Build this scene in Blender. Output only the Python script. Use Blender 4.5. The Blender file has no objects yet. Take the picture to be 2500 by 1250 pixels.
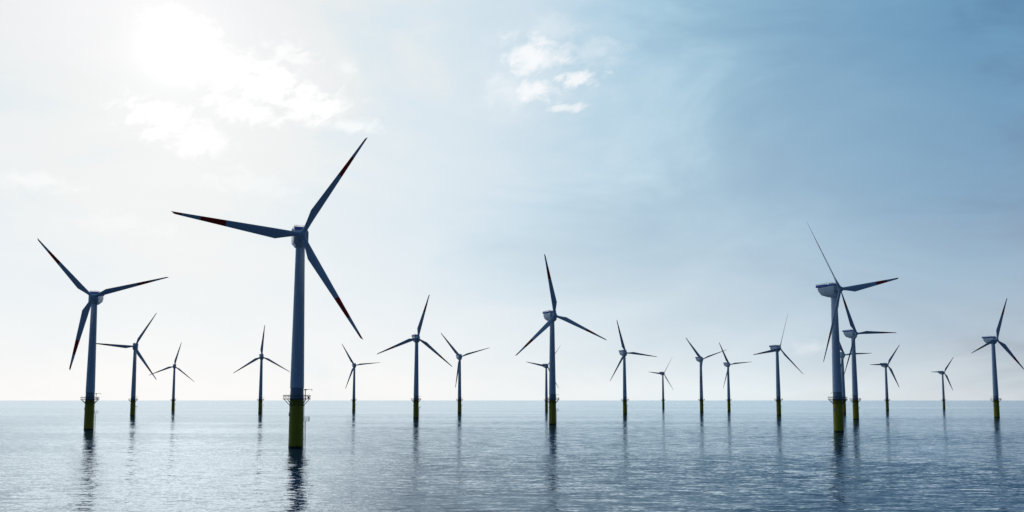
import bpy, bmesh, math, random
from mathutils import Vector, Matrix
R = math.radians
random.seed(7)
SC = bpy.context.scene
COL = SC.collection

# ------------------------------------------------------------------ camera
FPX, PITCH, SHIFT, CAMH = 1967.5, 0.0861, 182.3, 20.43      # measured on the 2500 px wide photograph
cam_data = bpy.data.cameras.new('camera')
cam_data.sensor_width = 36.0
cam_data.lens = FPX / 2500 * 36
cam_data.shift_y = SHIFT / 2500
cam_data.clip_start = 0.5
cam_data.clip_end = 200000
cam = bpy.data.objects.new('camera', cam_data)
COL.objects.link(cam)
cam.location = (0, 0, CAMH)
cam.rotation_euler = (math.pi / 2 + PITCH, 0, 0)
SC.camera = cam

def sky_dir(px, py):
    """world direction of a point of the sky, from the photograph"""
    u, v = (px - 1250) / FPX, (625 + SHIFT - py) / FPX
    return Vector((u, math.cos(PITCH) - v * math.sin(PITCH), math.sin(PITCH) + v * math.cos(PITCH))).normalized()

SUN = sky_dir(420, 120)
SUN_EL = math.asin(SUN.z)
SUN_AZ = math.atan2(SUN.x, SUN.y)        # from +Y towards +X

# ------------------------------------------------------------------ exposure
SC.view_settings.view_transform = 'Standard'
SC.view_settings.look = 'None'
SC.view_settings.exposure = 0.0
SC.view_settings.gamma = 1.0
SC.render.film_transparent = False
SC.cycles.max_bounces = 6

# ------------------------------------------------------------------ world: hazy, back-lit daylight sky with thin cloud
def lin(r, g, b, k=1.0):
    f = lambda c: (c / 255 / 12.92) if c / 255 <= .04045 else ((c / 255 + .055) / 1.055) ** 2.4
    return (f(r) * k, f(g) * k, f(b) * k, 1)

world = bpy.data.worlds.new('World')
SC.world = world
world.use_nodes = True
WT = world.node_tree
WT.nodes.clear()

class NG:
    """small helper for writing node trees"""
    def __init__(s, t): s.t = t
    def n(s, typ, **kw):
        o = s.t.nodes.new(typ)
        for k, v in kw.items(): setattr(o, k, v)
        return o
    def put(s, sock, v):
        if isinstance(v, bpy.types.NodeSocket): s.t.links.new(v, sock)
        elif v is not None: sock.default_value = v
    def m(s, op, a, b=None, c=None, clamp=False):
        o = s.n('ShaderNodeMath', operation=op, use_clamp=clamp)
        for i, v in enumerate((a, b, c)): s.put(o.inputs[i], v)
        return o.outputs[0]
    def v(s, op, a, b=None, out=0):
        o = s.n('ShaderNodeVectorMath', operation=op)
        s.put(o.inputs[0], a)
        if b is not None: s.put(o.inputs[3 if op == 'SCALE' else 1], b)
        return o.outputs[out]
    def dot(s, a, b): return s.v('DOT_PRODUCT', a, b, 1)
    def ramp(s, f, stops, interp='LINEAR'):
        o = s.n('ShaderNodeValToRGB'); o.color_ramp.interpolation = interp
        e = o.color_ramp.elements
        while len(e) < len(stops): e.new(0.5)
        for q, (p, c) in zip(e, stops):
            q.position = p; q.color = c if len(c) == 4 else (*c, 1)
        s.put(o.inputs[0], f); return o.outputs[0]
    def mix(s, f, a, b, mode='MIX'):
        o = s.n('ShaderNodeMix', data_type='RGBA', blend_type=mode)
        s.put(o.inputs[0], f); s.put(o.inputs[6], a); s.put(o.inputs[7], b); return o.outputs[2]
    def noise(s, vec, scale, detail=5, rough=.55, dist=0.0, out=0):
        o = s.n('ShaderNodeTexNoise'); o.inputs['Scale'].default_value = scale
        o.inputs['Detail'].default_value = detail; o.inputs['Roughness'].default_value = rough
        o.inputs['Distortion'].default_value = dist
        s.put(o.inputs['Vector'], vec); return o.outputs[out]
    def mapr(s, v, a, b, c=0.0, d=1.0, smooth=True):
        o = s.n('ShaderNodeMapRange', interpolation_type='SMOOTHSTEP' if smooth else 'LINEAR')
        for i, x in enumerate((v, a, b, c, d)): s.put(o.inputs[i], x)
        return o.outputs[0]
    def comb(s, x, y, z):
        o = s.n('ShaderNodeCombineXYZ')
        for i, q in enumerate((x, y, z)): s.put(o.inputs[i], q)
        return o.outputs[0]
    def sep(s, v):
        o = s.n('ShaderNodeSeparateXYZ'); s.put(o.inputs[0], v); return o.outputs

g = NG(WT)
D = g.v('NORMALIZE', g.n('ShaderNodeTexCoord').outputs['Generated'])
dx, dy, dz = g.sep(D)
# angle to the sun and height above the horizon, both in degrees
gam = g.m('MULTIPLY', g.m('ARCCOSINE', g.m('MINIMUM', g.dot(D, tuple(SUN)), 0.99999)), 180 / math.pi)
ele = g.m('MULTIPLY', g.m('ARCSINE', g.m('MAXIMUM', dz, 0.0)), 180 / math.pi)
azi = g.m('MULTIPLY', g.m('ARCTAN2', dx, dy), 180 / math.pi)

nish = g.n('ShaderNodeTexSky', sky_type='NISHITA', sun_disc=False)
nish.sun_elevation = SUN_EL
nish.sun_rotation = SUN_AZ
nish.air_density = 1.0; nish.dust_density = 1.5; nish.ozone_density = 1.5; nish.altitude = 20
NISH_K = 0.0022
base = g.v('SCALE', nish.outputs[0], NISH_K)

# soft unevenness of the thin high cloud, drawn out along the horizon
warp = g.comb(dx, dy, g.m('MULTIPLY', dz, 2.6))
veil = g.noise(warp, 3.1, 6, .56, .8)
veil2 = g.noise(g.v('ADD', warp, (3.7, 1.2, 9.1)), 9.0, 5, .6, .5)
gam_w = g.m('ADD', gam, g.m('MULTIPLY', g.m('SUBTRACT', veil, .5), 26.0))
gam_w = g.m('ADD', gam_w, g.m('MULTIPLY', g.m('SUBTRACT', veil2, .5), 10.0))

def gp(d): return d / 180.0
# colour of the open sky by angle from the sun (bright aureole -> blue -> dim blue behind the viewer)
high = g.ramp(g.m('DIVIDE', gam_w, 180.0), [
    (gp(0), lin(236, 237, 240)), (gp(5), lin(231, 233, 236)), (gp(10), lin(225, 231, 232)), (gp(15), lin(205, 223, 233)),
    (gp(22), lin(190, 214, 229)), (gp(29), lin(158, 198, 220)), (gp(35), lin(126, 174, 202)), (gp(42), lin(106, 156, 190)),
    (gp(48), lin(96, 149, 185)), (gp(54), lin(90, 143, 181)), (gp(64), lin(62, 102, 144)), (gp(85), lin(40, 70, 106)), (gp(112), lin(26, 48, 78)), (gp(180), lin(11, 22, 42))])
low = g.ramp(g.m('DIVIDE', gam_w, 180.0), [
    (gp(0), lin(240, 241, 242)), (gp(22), lin(244, 245, 246)), (gp(32), lin(238, 242, 244)), (gp(44), lin(229, 238, 242)),
    (gp(57), lin(210, 218, 223)), (gp(72), lin(130, 145, 160)), (gp(92), lin(64, 86, 112)), (gp(115), lin(32, 50, 76)), (gp(180), lin(14, 25, 44))])
hs = g.mapr(gam, 12.0, 52.0, 17.0, 8.5, smooth=False)
hz = g.m('POWER', 2.718, g.m('MULTIPLY', g.m('DIVIDE', ele, hs), -1.0))
hz = g.m('MULTIPLY', hz, g.mapr(veil2, .2, .8, .97, 1.14), clamp=True)
sky = g.mix(hz, high, low)

# clouds with a place of their own: (px, py, half-width px, half-height px, strength)
# (last value: how strongly the noise tears the edge; high = crisp puffs, low = soft veil)
CLOUDS = [(1304, 138, 66, 42, 1.0, 1.55), (1368, 146, 40, 15, .95, 1.55), (1305, 220, 42, 24, 1.0, 1.6), (1410, 192, 44, 14, .95, 2.6), (1372, 264, 44, 9, .75, 2.4),
          (1240, 222, 62, 50, .55, 1.3), (1300, 170, 120, 90, .38, 1.0), (1455, 125, 60, 26, .35, 1.8), (1345, 70, 60, 30, .3, 1.6),
          (550, 165, 85, 38, .9, 2.2), (655, 210, 90, 40, 1.0, 2.3), (765, 258, 70, 32, .95, 2.4), (705, 125, 50, 22, .6, 2.6), (850, 165, 22, 18, .45, 2.0),
          (480, 340, 55, 32, 1.0, 1.7), (400, 290, 75, 30, .8, 2.8), (600, 270, 70, 26, .9, 2.4), (850, 305, 70, 14, .6, 2.0),
          (430, 45, 60, 16, .6, 2.4), (510, 78, 24, 12, .7, 2.0), (1985, 850, 34, 15, .5, 1.6), (95, 445, 60, 16, .4, 2.2), (620, 450, 80, 26, .25, 2.2), (300, 550, 90, 18, .2, 2.2)]
CLOUD_Z = 5.1
cvec = g.comb(azi, g.m('ADD', g.m('MULTIPLY', ele, 1.45), g.m('MULTIPLY', azi, -.25)), CLOUD_Z)
cn = g.noise(cvec, .75, 8, .62, .5)
cmask = None
for (px, py, hw, hh, st, tear) in CLOUDS:
    c = sky_dir(px, py)
    ca, ce = math.degrees(math.atan2(c.x, c.y)), math.degrees(math.asin(c.z))
    k = math.degrees(1 / FPX)
    ex = g.m('DIVIDE', g.m('SUBTRACT', azi, ca), hw * k * 1.25)
    ey = g.m('DIVIDE', g.m('SUBTRACT', ele, ce), hh * k * 1.25)
    r2 = g.m('ADD', g.m('MULTIPLY', ex, ex), g.m('MULTIPLY', ey, ey))
    r_ = g.m('ADD', g.m('SQRT', r2), g.m('MULTIPLY', g.m('SUBTRACT', cn, .5), -tear * 1.5))
    q = g.mapr(r_, 1.35, .05 if tear > 1.5 else -.4, 0.0, st)
    cmask = q if cmask is None else g.m('MAXIMUM', cmask, q)
cloud_col = g.ramp(g.m('DIVIDE', gam, 180.0), [(gp(0), lin(255, 255, 255)), (gp(22), lin(254, 254, 254)),
                                              (gp(34), lin(248, 248, 249)), (gp(60), lin(222, 228, 233)), (gp(180), lin(60, 75, 95))])
sky = g.mix(g.m('MULTIPLY', cmask, .85), sky, cloud_col)
# the sun itself behind thin cloud: a very bright core with a wide soft skirt
def glow(w, a): return g.m('MULTIPLY', g.m('POWER', 2.718, g.m('MULTIPLY', g.m('POWER', g.m('DIVIDE', gam, w), 2.0), -1.0)), a)
gl = g.m('ADD', g.m('ADD', glow(1.6, .22), glow(4.5, .05)), g.m('MULTIPLY', glow(12.0, .05), cmask))
sky = g.v('ADD', sky, g.v('SCALE', (1.0, 1.0, 1.0), gl))
total = g.v('ADD', sky, base)
bg = g.n('ShaderNodeBackground')
g.put(bg.inputs['Color'], total)
bg.inputs['Strength'].default_value = 1.0
wo = g.n('ShaderNodeOutputWorld')
WT.links.new(bg.outputs[0], wo.inputs[0])

# ------------------------------------------------------------------ sun, veiled by thin cloud
sun_data = bpy.data.lights.new('sun', 'SUN')
sun_data.energy = .28
sun_data.angle = R(28)
sun_data.color = (1.0, .97, .93)
sun = bpy.data.objects.new('sun', sun_data)
COL.objects.link(sun)
sun.rotation_euler = SUN.to_track_quat('Z', 'Y').to_euler()
sun.location = (0, 0, 300)

# ------------------------------------------------------------------ materials
def new_mat(name):
    m = bpy.data.materials.new(name); m.use_nodes = True
    t = m.node_tree; b = t.nodes['Principled BSDF']
    return m, NG(t), b

def paint(name, col, rough=.5, dirt=.12, scale=.35, spec=.3, streak=True):
    m, q, b = new_mat(name)
    co = q.n('ShaderNodeTexCoord').outputs['Object']
    st = q.v('MULTIPLY', co, (1.6, 1.6, .18) if streak else (1, 1, 1))
    a = q.noise(st, scale, 6, .6, .2)
    f = q.mapr(a, .35, .75, 1.0 - dirt, 1.0 + dirt * .4)
    q.put(b.inputs['Base Color'], q.mix(1.0, (*col, 1), q.comb(f, f, f), 'MULTIPLY'))
    q.put(b.inputs['Roughness'], q.mapr(q.noise(co, scale * 3, 3), .3, .7, rough - .07, rough + .1))
    b.inputs['Specular IOR Level'].default_value = spec
    return m

M = {}
M['tower'] = paint('tower_paint', (.80, .84, .88), .42, .05)
M['base'] = paint('tower_base_paint', (.38, .40, .46), .5, .06)
M['blade'] = paint('blade_paint', (.76, .81, .86), .38, .05)
M['red'] = paint('red_paint', (.85, .025, .018), .42, .1)
M['nacelle'] = paint('nacelle_paint', (.72, .74, .76), .4, .1)
M['blue'] = paint('blue_deck_paint', (.20, .27, .68), .45, .1)
M['steel'] = paint('galvanised_steel', (.12, .135, .155), .5, .15, 1.5, .4, False)
M['dark'] = paint('black_steel', (.02, .022, .025), .5, .1, 1.5, .3, False)
M['marker'] = paint('blue_marker_paint', (.22, .33, .46), .45, .1)

def pile_mat():
    m, q, b = new_mat('yellow_pile_paint')
    co = q.n('ShaderNodeTexCoord').outputs['Object']
    x, y, z = q.sep(co)
    a = q.noise(q.v('MULTIPLY', co, (1.4, 1.4, .12)), .5, 6, .6, .3)
    col = q.mix(q.mapr(a, .4, .75, 0.0, .35), (.58, .43, .014, 1), (.40, .29, .02, 1))
    # pile colour darkens in a band at the waterline, with a ragged upper edge
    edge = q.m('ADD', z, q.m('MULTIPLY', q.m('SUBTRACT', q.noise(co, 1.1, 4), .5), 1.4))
    dark_band = q.mapr(edge, .5, 1.25, 1.0, 0.0)
    q.put(b.inputs['Base Color'], q.mix(dark_band, col, (.022, .026, .012, 1)))
    q.put(b.inputs['Roughness'], q.mapr(a, .3, .7, .35, .5))
    b.inputs['Specular IOR Level'].default_value = .35
    return m
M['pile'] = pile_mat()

def sea_mat():
    m, q, b = new_mat('sea_water')
    co = q.n('ShaderNodeTexCoord').outputs['Object']
    def slopes(scale, sx, sy, rot, off, det, rough):
        mp = q.n('ShaderNodeMapping')
        mp.inputs['Rotation'].default_value = (0, 0, R(rot)); mp.inputs['Scale'].default_value = (sx, sy, 1)
        mp.inputs['Location'].default_value = off
        q.put(mp.inputs['Vector'], co)
        return q.v('SUBTRACT', q.noise(mp.outputs[0], scale, det, rough, .3, out=1), (.5, .5, .5))
    s1 = slopes(.055, .55, 1.0, 8, (3, 9, 1), 3, .5)       # swell
    s2 = slopes(.46, .32, 1.0, -4, (17, 2, 5), 5, .66)     # wind waves
    s3 = slopes(1.3, .6, 1.0, 14, (5, 31, 2), 3, .6)       # ripples
    s = q.v('ADD', q.v('ADD', q.v('SCALE', s1, WAVE[0]), q.v('SCALE', s2, WAVE[1])), q.v('SCALE', s3, WAVE[2]))
    # smoother and rougher patches
    pm = q.n('ShaderNodeMapping'); pm.inputs['Scale'].default_value = (.2, 1, 1); q.put(pm.inputs['Vector'], co)
    patch = q.mapr(q.noise(pm.outputs[0], .0065, 4, .6), .36, .64, .5, 1.3)
    # the water lies calmer out beyond the first turbines
    wy = q.sep(co)[1]
    calm = q.m('MULTIPLY', patch, q.mapr(wy, 120.0, 1100.0, 1.45, .50, smooth=False))
    s = q.v('SCALE', s, calm)
    sx_, sy_, _ = q.sep(s)
    # the steeper wave faces look down the wind, towards -Y
    nrm = q.v('NORMALIZE', q.comb(q.m('MULTIPLY', sx_, .5), q.m('SUBTRACT', sy_, q.m('MULTIPLY', calm, FACE)), 1.0))
    b.id_data.nodes.remove(b)
    fr = q.n('ShaderNodeFresnel'); fr.inputs['IOR'].default_value = 1.333; q.put(fr.inputs['Normal'], nrm)
    gl = q.n('ShaderNodeBsdfGlossy'); gl.inputs['Roughness'].default_value = .045; gl.inputs['Color'].default_value = (.81, .925, 1, 1)
    q.put(gl.inputs['Normal'], nrm)
    df = q.n('ShaderNodeBsdfDiffuse'); df.inputs['Color'].default_value = (.006, .045, .11, 1)
    q.put(df.inputs['Normal'], nrm)
    mx = q.n('ShaderNodeMixShader')
    q.put(mx.inputs[0], fr.outputs[0]); q.put(mx.inputs[1], df.outputs[0]); q.put(mx.inputs[2], gl.outputs[0])
    q.put(q.t.nodes['Material Output'].inputs['Surface'], mx.outputs[0])
    return m
WAVE = (.06, .50, .36)
FACE = .042
M['sea'] = sea_mat()

# ------------------------------------------------------------------ mesh helper
class MB:
    def __init__(s): s.v = []; s.f = []; s.mi = []; s.sm = []; s.sharp = []
    def face(s, idx, mat=0, smooth=False): s.f.append(tuple(idx)); s.mi.append(mat); s.sm.append(smooth)
    def box(s, c, h, mat=0, rot=None):
        o = len(s.v); c = Vector(c)
        for x in (-1, 1):
            for y in (-1, 1):
                for z in (-1, 1):
                    p = Vector((x * h[0], y * h[1], z * h[2]))
                    if rot is not None: p = rot @ p
                    s.v.append(tuple(c + p))
        for f in ((0, 1, 3, 2), (4, 6, 7, 5), (0, 4, 5, 1), (2, 3, 7, 6), (0, 2, 6, 4), (1, 5, 7, 3)):
            s.face([o + i for i in f], mat)
    def tube(s, a, b, r, n=8, mat=0, r2=None, caps=True):
        a, b = Vector(a), Vector(b); r2 = r if r2 is None else r2
        d = (b - a).normalized()
        u = d.orthogonal().normalized(); w = d.cross(u)
        o = len(s.v)
        for p, q in ((a, r), (b, r2)):
            for i in range(n):
                t = 2 * math.pi * i / n
                s.v.append(tuple(p + (u * math.cos(t) + w * math.sin(t)) * q))
        for i in range(n):
            j = (i + 1) % n
            s.face((o + i, o + j, o + n + j, o + n + i), mat, True)
        if caps:
            s.face([o + n - 1 - i for i in range(n)], mat); s.face([o + n + i for i in range(n)], mat)
    def ring(s, rad, z, r, n=48, k=5, mat=0, c=(0, 0)):
        o = len(s.v)
        for i in range(n):
            t = 2 * math.pi * i / n
            for j in range(k):
                p = 2 * math.pi * j / k
                q = rad + r * math.cos(p)
                s.v.append((c[0] + q * math.cos(t), c[1] + q * math.sin(t), z + r * math.sin(p)))
        for i in range(n):
            for j in range(k):
                a, b = i, (i + 1) % n; e, f = j, (j + 1) % k
                s.face((o + a * k + e, o + b * k + e, o + b * k + f, o + a * k + f), mat, True)
    def lathe(s, prof, n=48, axis='Z', c=(0, 0, 0), mat=0, cap0=False, cap1=False, sharp=()):
        """prof: list of (radius, height); separate vertex rings where a hard edge is wanted"""
        o = len(s.v)
        for (r, h) in prof:
            for i in range(n):
                t = 2 * math.pi * i / n
                x, y = r * math.cos(t), r * math.sin(t)
                p = (x, y, h) if axis == 'Z' else (x, -h, y)      # 'Y': heights run towards -Y
                s.v.append((c[0] + p[0], c[1] + p[1], c[2] + p[2]))
        for k in range(len(prof) - 1):
            for i in range(n):
                j = (i + 1) % n
                s.face((o + k * n + i, o + k * n + j, o + (k + 1) * n + j, o + (k + 1) * n + i), mat, True)
        for k in sharp:
            for i in range(n): s.sharp.append((o + k * n + i, o + k * n + (i + 1) % n))
        L = (len(prof) - 1) * n
        if cap0: s.face([o + n - 1 - i for i in range(n)], mat)
        if cap1: s.face([o + L + i for i in range(n)], mat)
    def build(s, name, mats, parent=None, bevel=0):
        me = bpy.data.meshes.new(name)
        me.from_pydata(s.v, [], s.f)
        for m in (mats if isinstance(mats, (list, tuple)) else [mats]): me.materials.append(m)
        for p, mi, sm in zip(me.polygons, s.mi, s.sm): p.material_index = mi; p.use_smooth = sm
        bm = bmesh.new(); bm.from_mesh(me)
        bm.verts.ensure_lookup_table()
        for a, b in s.sharp:
            e = bm.edges.get((bm.verts[a], bm.verts[b]))
            if e: e.smooth = False
        bmesh.ops.recalc_face_normals(bm, faces=bm.faces)
        if bevel:
            es = [e for e in bm.edges if len(e.link_faces) == 2 and e.calc_face_angle(0) > .35]
            bmesh.ops.bevel(bm, geom=es, offset=bevel, segments=3, affect='EDGES', profile=.5)
        # flat caps meeting smooth walls stay crisp
        for e in bm.edges:
            if len(e.link_faces) == 2 and e.calc_face_angle(0) > R(28): e.smooth = False
        if bevel:
            for f in bm.faces: f.smooth = True
        bm.to_mesh(me); bm.free()
        ob = bpy.data.objects.new(name, me)
        COL.objects.link(ob)
        if parent: ob.parent = parent
        return ob

def pol(r, bearing, z=0.0):
    """bearing in degrees from -Y (towards the viewer) round to +X (to the right)"""
    a = R(bearing); return Vector((r * math.sin(a), -r * math.cos(a), z))

# ------------------------------------------------------------------ the sea
def make_sea():
    b = MB()
    rad = [0, 60, 150, 300, 600, 1200, 2500, 5000, 10000, 20000, 40000, 70000]
    n = 96
    b.v.append((0, 0, 0))
    for r in rad[1:]:
        for i in range(n):
            t = 2 * math.pi * i / n; b.v.append((r * math.cos(t), r * math.sin(t), 0))
    for i in range(n): b.face((0, 1 + i, 1 + (i + 1) % n))
    for k in range(len(rad) - 2):
        for i in range(n):
            j = (i + 1) % n; o = 1 + k * n
            b.face((o + i, o + n + i, o + n + j, o + j))
    o = b.build('sea', M['sea'])
    o['kind'] = 'structure'; o['label'] = 'calm rippled blue grey sea reaching to the horizon'
make_sea()

# ------------------------------------------------------------------ one wind turbine
HUB, OVER, TILT, CONE = 92.0, 5.10, -0.0139, 0.0798
BLADE_LEN = 52.8
DECK = 21.1

def tower_r(z): return 2.95 + (1.95 - 2.95) * (z - 25.9) / (87.6 - 25.9)

def make_blade(rotor, ang, pitch):
    b = MB()
    N = 28
    def section(r):
        # leading edge x = +le, trailing edge x = -te, thickness
        rk = 10.75
        if r <= 2.3: le, te, th, c = .96, .96, .96, 1.0
        elif r <= rk:
            t = (r - 2.3) / (rk - 2.3)
            le = .96 - .16 * t; te = .96 + (3.64 - .96) * t ** 1.05; th = .96 - .42 * t; c = 1 - t
        else:
            t = (r - rk) / (BLADE_LEN - rk)
            le = .80 * (1 - t) + .02; te = 3.64 * (1 - t) + .82 * t; th = .54 * (1 - t) ** .9 + .05; c = 0.0
        pts = []
        for i in range(N):
            a = 2 * math.pi * i / N
            cx = (1 + math.cos(a)) / 2                     # 1 at the leading edge, 0 at the trailing edge
            x = -te + (le + te) * cx
            circ = math.sin(a) * th
            # aerofoil thickness: full towards the leading edge, sharp at the trailing edge
            foil = math.copysign(th * 1.9 * math.sqrt(max(1 - cx, 0)) * (cx ** 1.1) + (.02 if 0 < i < N else 0), math.sin(a)) if abs(math.sin(a)) > 1e-6 else 0
            pts.append((x, circ * c + foil * (1 - c)))
        return pts
    marks = [1.2, 2.3, 4, 6, 8, 9.6, 10.75, 13, 17, 22, 27, .592 * BLADE_LEN, 36, .783 * BLADE_LEN, 45, .922 * BLADE_LEN, 51.0, 51.9]
    rings = []
    for k, r in enumerate(marks):
        o = len(b.v); P = section(r)
        te_x = min(p[0] for p in P)
        for (x, y) in P:
            z = r
            if k >= len(marks) - 2:                        # slanted tip: leading edge reaches furthest
                t = (k - (len(marks) - 3)) / 2
                w = (x - te_x) / (max(p[0] for p in P) - te_x)
                z = r + t * (w * (BLADE_LEN - 51.9) - (1 - w) * .45)
                y *= (1 - .45 * t)
            b.v.append((x, y, z))
        rings.append(o)
    for k in range(len(marks) - 1):
        mid = (marks[k] + marks[k + 1]) / 2 / BLADE_LEN
        mi = 1 if (.592 < mid < .783 or mid > .922) else 0
        for i in range(N):
            j = (i + 1) % N
            b.face((rings[k] + i, rings[k] + j, rings[k + 1] + j, rings[k + 1] + i), mi, True)
    b.face([rings[0] + N - 1 - i for i in range(N)], 0)
    b.face([rings[-1] + i for i in range(N)], 1)
    kk = marks.index(10.75)
    for i in range(N): b.sharp.append((rings[kk] + i, rings[kk] + (i + 1) % N))
    o = b.build('blade', [M['blade'], M['red']], rotor)
    o.matrix_basis = (Matrix.Rotation(R(ang), 4, 'Y') @ Matrix.Rotation(CONE, 4, 'X') @ Matrix.Rotation(R(pitch), 4, 'Z'))
    return o

def make_turbine():
    root = bpy.data.objects.new('wind_turbine', None); COL.objects.link(root)
    root.empty_display_size = 5
    # --- yellow foundation pile, with the round marker plate
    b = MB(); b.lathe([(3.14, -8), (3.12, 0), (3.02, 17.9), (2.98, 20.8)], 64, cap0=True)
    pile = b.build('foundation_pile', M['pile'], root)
    b = MB()
    c = pol(3.02, -66, 14.4); d = pol(1, -66).normalized()
    b.tube(c - d * .15, c + d * .16, .88, 28)
    b.build('marker_plate', M['marker'], pile)
    # --- grey transition section and tower
    b = MB(); b.lathe([(2.93, 20.8), (2.90, 21.6), (2.74, 25.6), (2.74, 25.75)], 64)
    b.lathe([(2.99, 20.9), (2.99, 21.35)], 64)
    b.lathe([(2.86, 25.55), (2.86, 25.9)], 64, cap0=True)
    tb = b.build('tower_base', M['base'], root)
    b = MB()
    dc = pol(1, 60)
    b.box(pol(2.86, 150, 22.3), (.5, .12, 1.15), 0, Matrix.Rotation(R(150), 3, 'Z'))
    b.build('door', M['steel'], tb)
    prof = [(2.97, 25.75), (2.97, 26.05), (2.94, 26.06)]
    zs = [26.06, 36, 46.5, 57, 67.5, 78, 87.2]
    for z0, z1 in zip(zs[:-1], zs[1:]):
        prof += [(tower_r(z1) + .0, z1 - .10), (tower_r(z1) + .018, z1 - .09), (tower_r(z1) + .018, z1), (tower_r(z1), z1 + .01)]
    b = MB(); b.lathe(prof[:-1] + [(1.95, 87.3), (2.05, 87.32), (2.05, 87.9)], 64, cap0=True, cap1=True)
    b.build('tower', M['tower'], root)
    # --- working platform > railing, braces
    b = MB()
    b.lathe([(2.99, DECK - .03), (5.80, DECK - .03), (5.86, DECK - .03), (5.86, DECK - .30), (5.74, DECK - .30), (5.74, DECK - .12), (2.99, DECK - .12)], 64, sharp=(1, 2, 3, 4, 5))
    for k in range(12):
        a = k * 30; u = pol(1, a); w = Vector((-u.y, u.x, 0))
        b.box(tuple(u * 4.35 + Vector((0, 0, DECK - .2))), (.08, 1.35, .075), 0, Matrix.Rotation(R(a), 3, 'Z'))
    plat = b.build('platform', M['steel'], root)
    b = MB()
    for z in (.10, .55, .85, 1.05, 1.22, 1.39, 1.56): b.ring(5.76, DECK + z, .028 if z < 1.5 else .04, 60, 5)
    for k in range(60):
        p = pol(5.76, k * 6)
        b.tube(tuple(p + Vector((0, 0, DECK + .85))), tuple(p + Vector((0, 0, DECK + 1.56))), .014, 4, caps=False)
    for k in range(24):
        p = pol(5.76, k * 15 + 7)
        b.tube(tuple(p + Vector((0, 0, DECK - .03))), tuple(p + Vector((0, 0, DECK + 1.56))), .035, 5)
    b.build('railing', M['steel'], plat)
    for k in range(12):
        b = MB(); b.tube(pol(5.45, k * 30, DECK - .25), pol(3.02, k * 30, 18.25), .135, 8)
        b.box(pol(3.06, k * 30, 18.25), (.22, .06, .3), 0, Matrix.Rotation(R(k * 30), 3, 'Z'))
        b.build('brace', M['steel'], plat)
    # --- equipment cabinet on the platform
    b = MB(); b.box(pol(5.05, 92, DECK + .55), (.36, .36, .42), 0, Matrix.Rotation(R(92), 3, 'Z'))
    for sx in (-.25, .25):
        for sy in (-.25, .25): b.box(tuple(pol(5.05, 92, DECK + .06) + Vector((sx, sy, 0))), (.04, .04, .09))
    b.build('equipment_box', M['marker'], root, .02)
    # --- davit crane: local origin at the foot of its post, boom along local -Y
    b = MB()
    b.tube((0, 0, 0), (0, 0, 3.8), .17, 12); b.tube((0, 0, 0), (0, 0, .35), .32, 12)
    b.box((0, 0, 3.95), (.24, .34, .26)); b.box((0, .95, 3.78), (.11, 1.35, .12)); b.tube((0, 0, 4.15), (0, 1.9, 3.85), .04, 6)
    b.box((0, 2.1, 3.75), (.2, .4, .2))
    b.tube((0, -.2, 4.05), (0, -3.15, 4.12), .09, 8); b.tube((0, -.25, 3.75), (0, -1.2, 4.03), .07, 6)
    crane = b.build('davit_crane', M['dark'], root)
    b = MB(); b.tube((0, -3.1, 4.1), (0, -3.1, 3.85), .03, 6); b.box((0, -3.1, 3.75), (.1, .14, .15)); b.tube((0, -3.1, 3.62), (0, -3.0, 3.5), .04, 6)
    b.build('hook', M['steel'], crane)
    crane.location = pol(3.75, 125, DECK - .03); crane.rotation_euler = (0, 0, R(130))
    # --- access ladder with resting platform
    LB = 118
    b = MB()
    for r in (3.42, 4.02):
        b.tube(pol(r, LB, -3), pol(r, LB, 11.5), .08 if r < 4 else .11, 8)
    z = -1.0
    while z < 11.3: b.tube(pol(3.42, LB, z), pol(4.02, LB, z), .045, 6); z += .46
    for z in (.9, 3.6, 6.3, 9.0): b.tube(pol(3.0, LB, z), pol(3.5, LB, z), .08, 8)
    for dr in (-4, 4):
        b.tube(pol(3.33, LB + dr, 11.4), pol(3.30, LB + dr, DECK - .2), .04, 6)
    z = 11.8
    while z < 20.6:
        b.tube(pol(3.33, LB - 4, z), pol(3.33, LB + 4, z), .025, 5)
        z += .46
    for z in (14.2, 16.2, 18.2, 20.0):
        for dr in (-4, 4): b.tube(pol(2.98, LB + dr, z), pol(3.34, LB + dr, z), .05, 6)
    lad = b.build('ladder', M['steel'], root)
    b = MB()
    rz = Matrix.Rotation(R(LB), 3, 'Z')
    ctr = pol(4.3, LB, 11.45)
    b.box(ctr, (1.0, 1.15, .07), 0, rz)
    cs = [(-1.0, -1.12), (1.0, -1.12), (-1.0, 0), (1.0, 0), (0, -1.12), (-1.0, 1.12), (1.0, 1.12)]
    for x, y in cs:
        p = ctr + rz @ Vector((x * .96, y, 0)); b.tube(p, p + Vector((0, 0, 1.8)), .07, 6)
    for h in (.62, 1.2, 1.8):
        q = [ctr + rz @ Vector((x, y, h)) for x, y in ((-.96, 1.12), (-.96, -1.12), (.96, -1.12), (.96, 1.12))]
        for i in range(3): b.tube(q[i], q[i + 1], .05 if h > 1.5 else .035, 6)
    b.build('resting_platform', M['steel'], root)
    # --- nacelle, local origin on the tower axis at hub height, nose towards -Y
    nac = make_nacelle(root)
    nac.location = (0, 0, HUB)
    # --- rotor
    b = MB()
    b.lathe([(1.62, -1.25), (1.62, -1.05), (1.50, -1.0), (1.50, -.85), (1.78, -.8), (1.86, -.2), (1.80, .55), (1.58, 1.05), (1.18, 1.42), (.62, 1.62), (.02, 1.68)], 40, 'Y', cap0=True)
    for a in (3.64, 119.02, 237.34):
        ax = Matrix.Rotation(R(a), 3, 'Y') @ Matrix.Rotation(CONE, 3, 'X') @ Vector((0, 0, 1))
        b.tube(ax * .6, ax * 2.02, 1.16, 24); b.tube(ax * 2.0, ax * 2.14, 1.04, 24)
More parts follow.
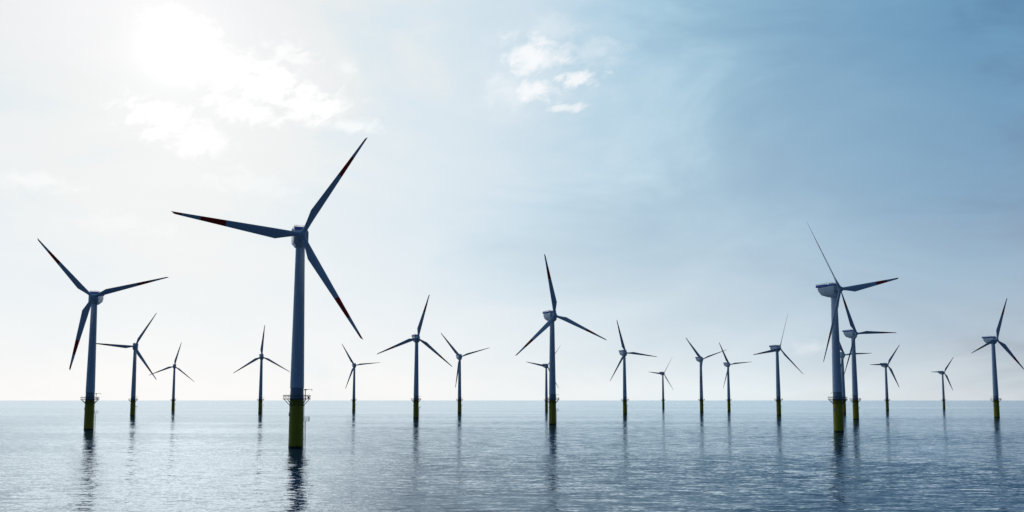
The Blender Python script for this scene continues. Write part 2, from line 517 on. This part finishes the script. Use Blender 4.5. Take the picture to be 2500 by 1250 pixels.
    rotor = b.build('rotor_hub', M['blade'], root)
    make_blade(rotor, 3.64, -19.95)
    make_blade(rotor, 119.02, 45.55)
    make_blade(rotor, 237.34, 157.03)
    return root

def make_nacelle(root):
    b = MB()
    W = 3.15
    # cross-sections along the axis: (y, top z, crease z, bottom z, half-width, half-width at the bottom)
    S = [(-3.0, 2.35, -2.7, -3.55, 2.75, 1.75), (-2.6, 2.6, -3.1, -4.2, W, 2.15), (-1.0, 2.62, -3.15, -4.6, W, 2.2), (2.2, 2.62, -3.1, -4.6, W, 2.2),
         (3.6, 2.62, -2.9, -4.25, W, 2.15), (8.2, 2.62, -1.75, -2.7, W, 2.1), (9.4, 2.62, -.6, -1.5, 3.1, 2.05), (10.6, 2.4, 1.2, .5, 3.0, 2.0)]
    o = 0; rings = []
    for (y, zt, zc, zb, w, wb) in S:
        pts = [(-wb, zb), (-w + .12, zc - .15), (-w, zc + .1), (-w, zt - .75), (-w + .22, zt - .2), (-w + .8, zt), (w - .8, zt), (w - .22, zt - .2),
               (w, zt - .75), (w, zc + .1), (w - .12, zc - .15), (wb, zb)]
        o = len(b.v)
        for (x, z) in pts: b.v.append((x, y, z))
        rings.append((o, len(pts)))
    for (a, n), (c, _) in zip(rings[:-1], rings[1:]):
        for i in range(n):
            j = (i + 1) % n; b.face((a + i, a + j, c + j, c + i), 0, True)
    a, n = rings[0]; b.face([a + i for i in range(n)])
    a, n = rings[-1]; b.face([a + n - 1 - i for i in range(n)])
    b.lathe([(2.35, 2.95), (2.35, 3.10), (2.1, 3.16), (1.55, 3.35), (1.55, 3.95)], 36, 'Y', cap1=True)
    for k in range(8):                                     # bolts and brackets round the main bearing
        t = R(45 * k + 20); b.box((1.95 * math.cos(t), -3.3, 1.95 * math.sin(t)), (.14, .3, .14), 0, Matrix.Rotation(-t, 3, 'Y'))
    nac = b.build('nacelle', M['nacelle'], root)
    b = MB()
    b.lathe([(2.45, -4.35), (2.25, -4.95)], 40, cap1=True)
    b.build('yaw_collar', M['nacelle'], nac)
    b = MB()
    # hoist platform: floor with blue side panels, forward blue cooler box
    def tray(y0, y1, w, z0, z1, t=.08):
        b.box((0, (y0 + y1) / 2, z0 + t), (w, (y1 - y0) / 2, t))
        b.box((-w + t, (y0 + y1) / 2, (z0 + z1) / 2 + t), (t, (y1 - y0) / 2, (z1 - z0) / 2 - t / 2)); b.box((w - t, (y0 + y1) / 2, (z0 + z1) / 2 + t), (t, (y1 - y0) / 2, (z1 - z0) / 2 - t / 2))
        b.box((0, y1 + t * .9, (z0 + z1) / 2), (w, t, (z1 - z0) / 2)); b.box((0, y0 - t * .9, (z0 + z1) / 2), (w, t, (z1 - z0) / 2))
    tray(4.7, 11.9, 3.05, 2.72, 4.25)
    tray(-2.0, 1.4, 2.85, 2.72, 4.1)
    for y in (6.2, 8.0, 9.8):
        for x in (-2.2, 2.2): b.box((x, y, 2.62), (.12, .2, .16))
    hp = b.build('hoist_platform', M['blue'], nac)
    b = MB()
    def rail(y0, y1, w, z0, hs):
        xs = [(-w, y0), (w, y0), (w, y1), (-w, y1)]
        for h in hs:
            for i in range(4):
                p, q = xs[i], xs[(i + 1) % 4]; b.tube((p[0], p[1], z0 + h), (q[0], q[1], z0 + h), .045, 6)
        for i in range(4):
            p, q = xs[i], xs[(i + 1) % 4]
            m = max(2, int(math.dist(p, q) / 1.6))
            for k in range(m):
                x, y = p[0] + (q[0] - p[0]) * k / m, p[1] + (q[1] - p[1]) * k / m
                b.tube((x, y, z0), (x, y, z0 + hs[-1]), .04, 6)
    rail(4.75, 11.85, 2.95, 4.2, (.4, .75)); rail(-1.9, 1.3, 2.7, 4.05, (.4, .75))
    for s_ in (-1, 1): b.tube((2.7 * s_, 1.3, 4.8), (2.95 * s_, 4.75, 4.95), .05, 6)
    b.tube((-1.2, 4.6, 3.9), (-1.2, 4.6, 6.1), .05, 6); b.tube((-1.5, 4.6, 6.0), (-.9, 4.6, 6.0), .035, 6)
    b.build('deck_railing', M['steel'], nac)
    return nac

# position (x, y), yaw of the nacelle, clock angle of the rotor, and how one tells it from the others
TURB = [
 (-293.04, 561.56, 11.84, 314.67, 'tall wind turbine nearest the left edge of the picture, yellow base in bright water'),
 (-504.76, 1077.63, 21.70, 270.03, 'wind turbine right of the leftmost one, a level blade reaching to that tower'),
 (-714.79, 1707.02, 21.53, 10.30, 'small distant wind turbine third from the left, its low blade touching its neighbour'),
 (-414.24, 1331.94, 21.68, 359.96, 'small wind turbine with one blade straight up, standing left of the largest turbine'),
 (-93.05, 349.73, 20.41, 272.02, 'largest and nearest wind turbine with thick tower and wide red bands on its blades'),
 (-325.56, 1664.82, 21.63, 323.99, 'small wind turbine standing right behind the largest one, below its lower right blade tip'),
 (-110.72, 933.53, 21.52, 10.09, 'wind turbine shaped like an upturned Y left of picture centre, upper blade leaning right'),
 (-86.56, 1333.83, 22.03, 313.41, 'small wind turbine between the upturned Y shaped one and the tall centre one'),
 (71.77, 1687.61, 25.47, 274.73, 'small distant wind turbine half hidden behind the tower of the tall centre one'),
 (34.17, 683.14, 24.69, 108.84, 'tall wind turbine near picture centre, top blade leaning left, blue railed deck on its nacelle'),
 (170.85, 1224.79, 21.44, 336.92, 'wind turbine right of the tall centre one, one blade nearly level to the right'),
 (405.23, 2167.75, 24.40, 270.58, 'tiny wind turbine with thin upper right blade, left of the pair with crossing blade tips'),
 (331.36, 1414.64, 22.29, 311.49, 'left one of the pair with crossing blade tips, its lower blade hanging before its tower'),
 (435.68, 1625.16, 21.79, 324.41, 'right and smaller one of the pair of wind turbines with crossing blade tips'),
 (367.16, 1114.35, 25.36, 255.17, 'wind turbine with a hair thin blade pointing up, left of the tall right hand cluster'),
 (210.05, 521.77, 27.48, 200.92, 'tall wind turbine in front of the right hand cluster, seen sideways with large pale nacelle'),
 (524.20, 1278.43, 21.13, 327.41, 'small wind turbine of the right hand cluster, mostly hidden behind the tall tower'),
 (369.05, 869.42, 21.33, 328.89, 'middle sized wind turbine of the right hand cluster, standing right of the tall tower'),
 (766.61, 1653.37, 22.47, 32.16, 'small wind turbine just right of the right hand cluster, one blade pointing level left'),
 (1123.21, 2104.40, 22.45, 33.68, 'smallest wind turbine on the right, standing alone before the rightmost one'),
 (573.96, 959.22, 22.52, 13.08, 'rightmost wind turbine, one blade cut off by the right edge of the picture'),
]
proto = make_turbine()

def kids(o): return [c for c in ALL if c.parent is o]
ALL = list(COL.objects)
def copy_tree(o, parent=None):
    c = o.copy(); COL.objects.link(c); c.parent = parent
    c.matrix_basis = o.matrix_basis.copy()
    for ch in kids(o): copy_tree(ch, c)
    return c

roots = [proto] + [copy_tree(proto) for _ in TURB[1:]]
NOW = list(COL.objects)
for i, (root, (x, y, yaw, ph, label)) in enumerate(zip(roots, TURB)):
    root.location = (x, y, 0)
    root['label'] = label; root['category'] = 'wind turbine'; root['group'] = 'wind turbines standing in the sea'
    for ch in NOW:
        if ch.parent is not root: continue
        nm = ch.name.split('.')[0]
        if nm == 'nacelle': ch.rotation_euler = (0, 0, R(yaw))
        elif nm == 'rotor_hub':
            ch.matrix_basis = (Matrix.Translation((OVER * math.sin(R(yaw)), -OVER * math.cos(R(yaw)), HUB)) @ Matrix.Rotation(R(yaw), 4, 'Z')
                               @ Matrix.Rotation(-TILT, 4, 'X') @ Matrix.Rotation(R(ph), 4, 'Y'))
        elif nm == 'davit_crane' and i >= 14:
            ch.location = pol(3.75, 170, DECK - .03); ch.rotation_euler = (0, 0, R(-116))
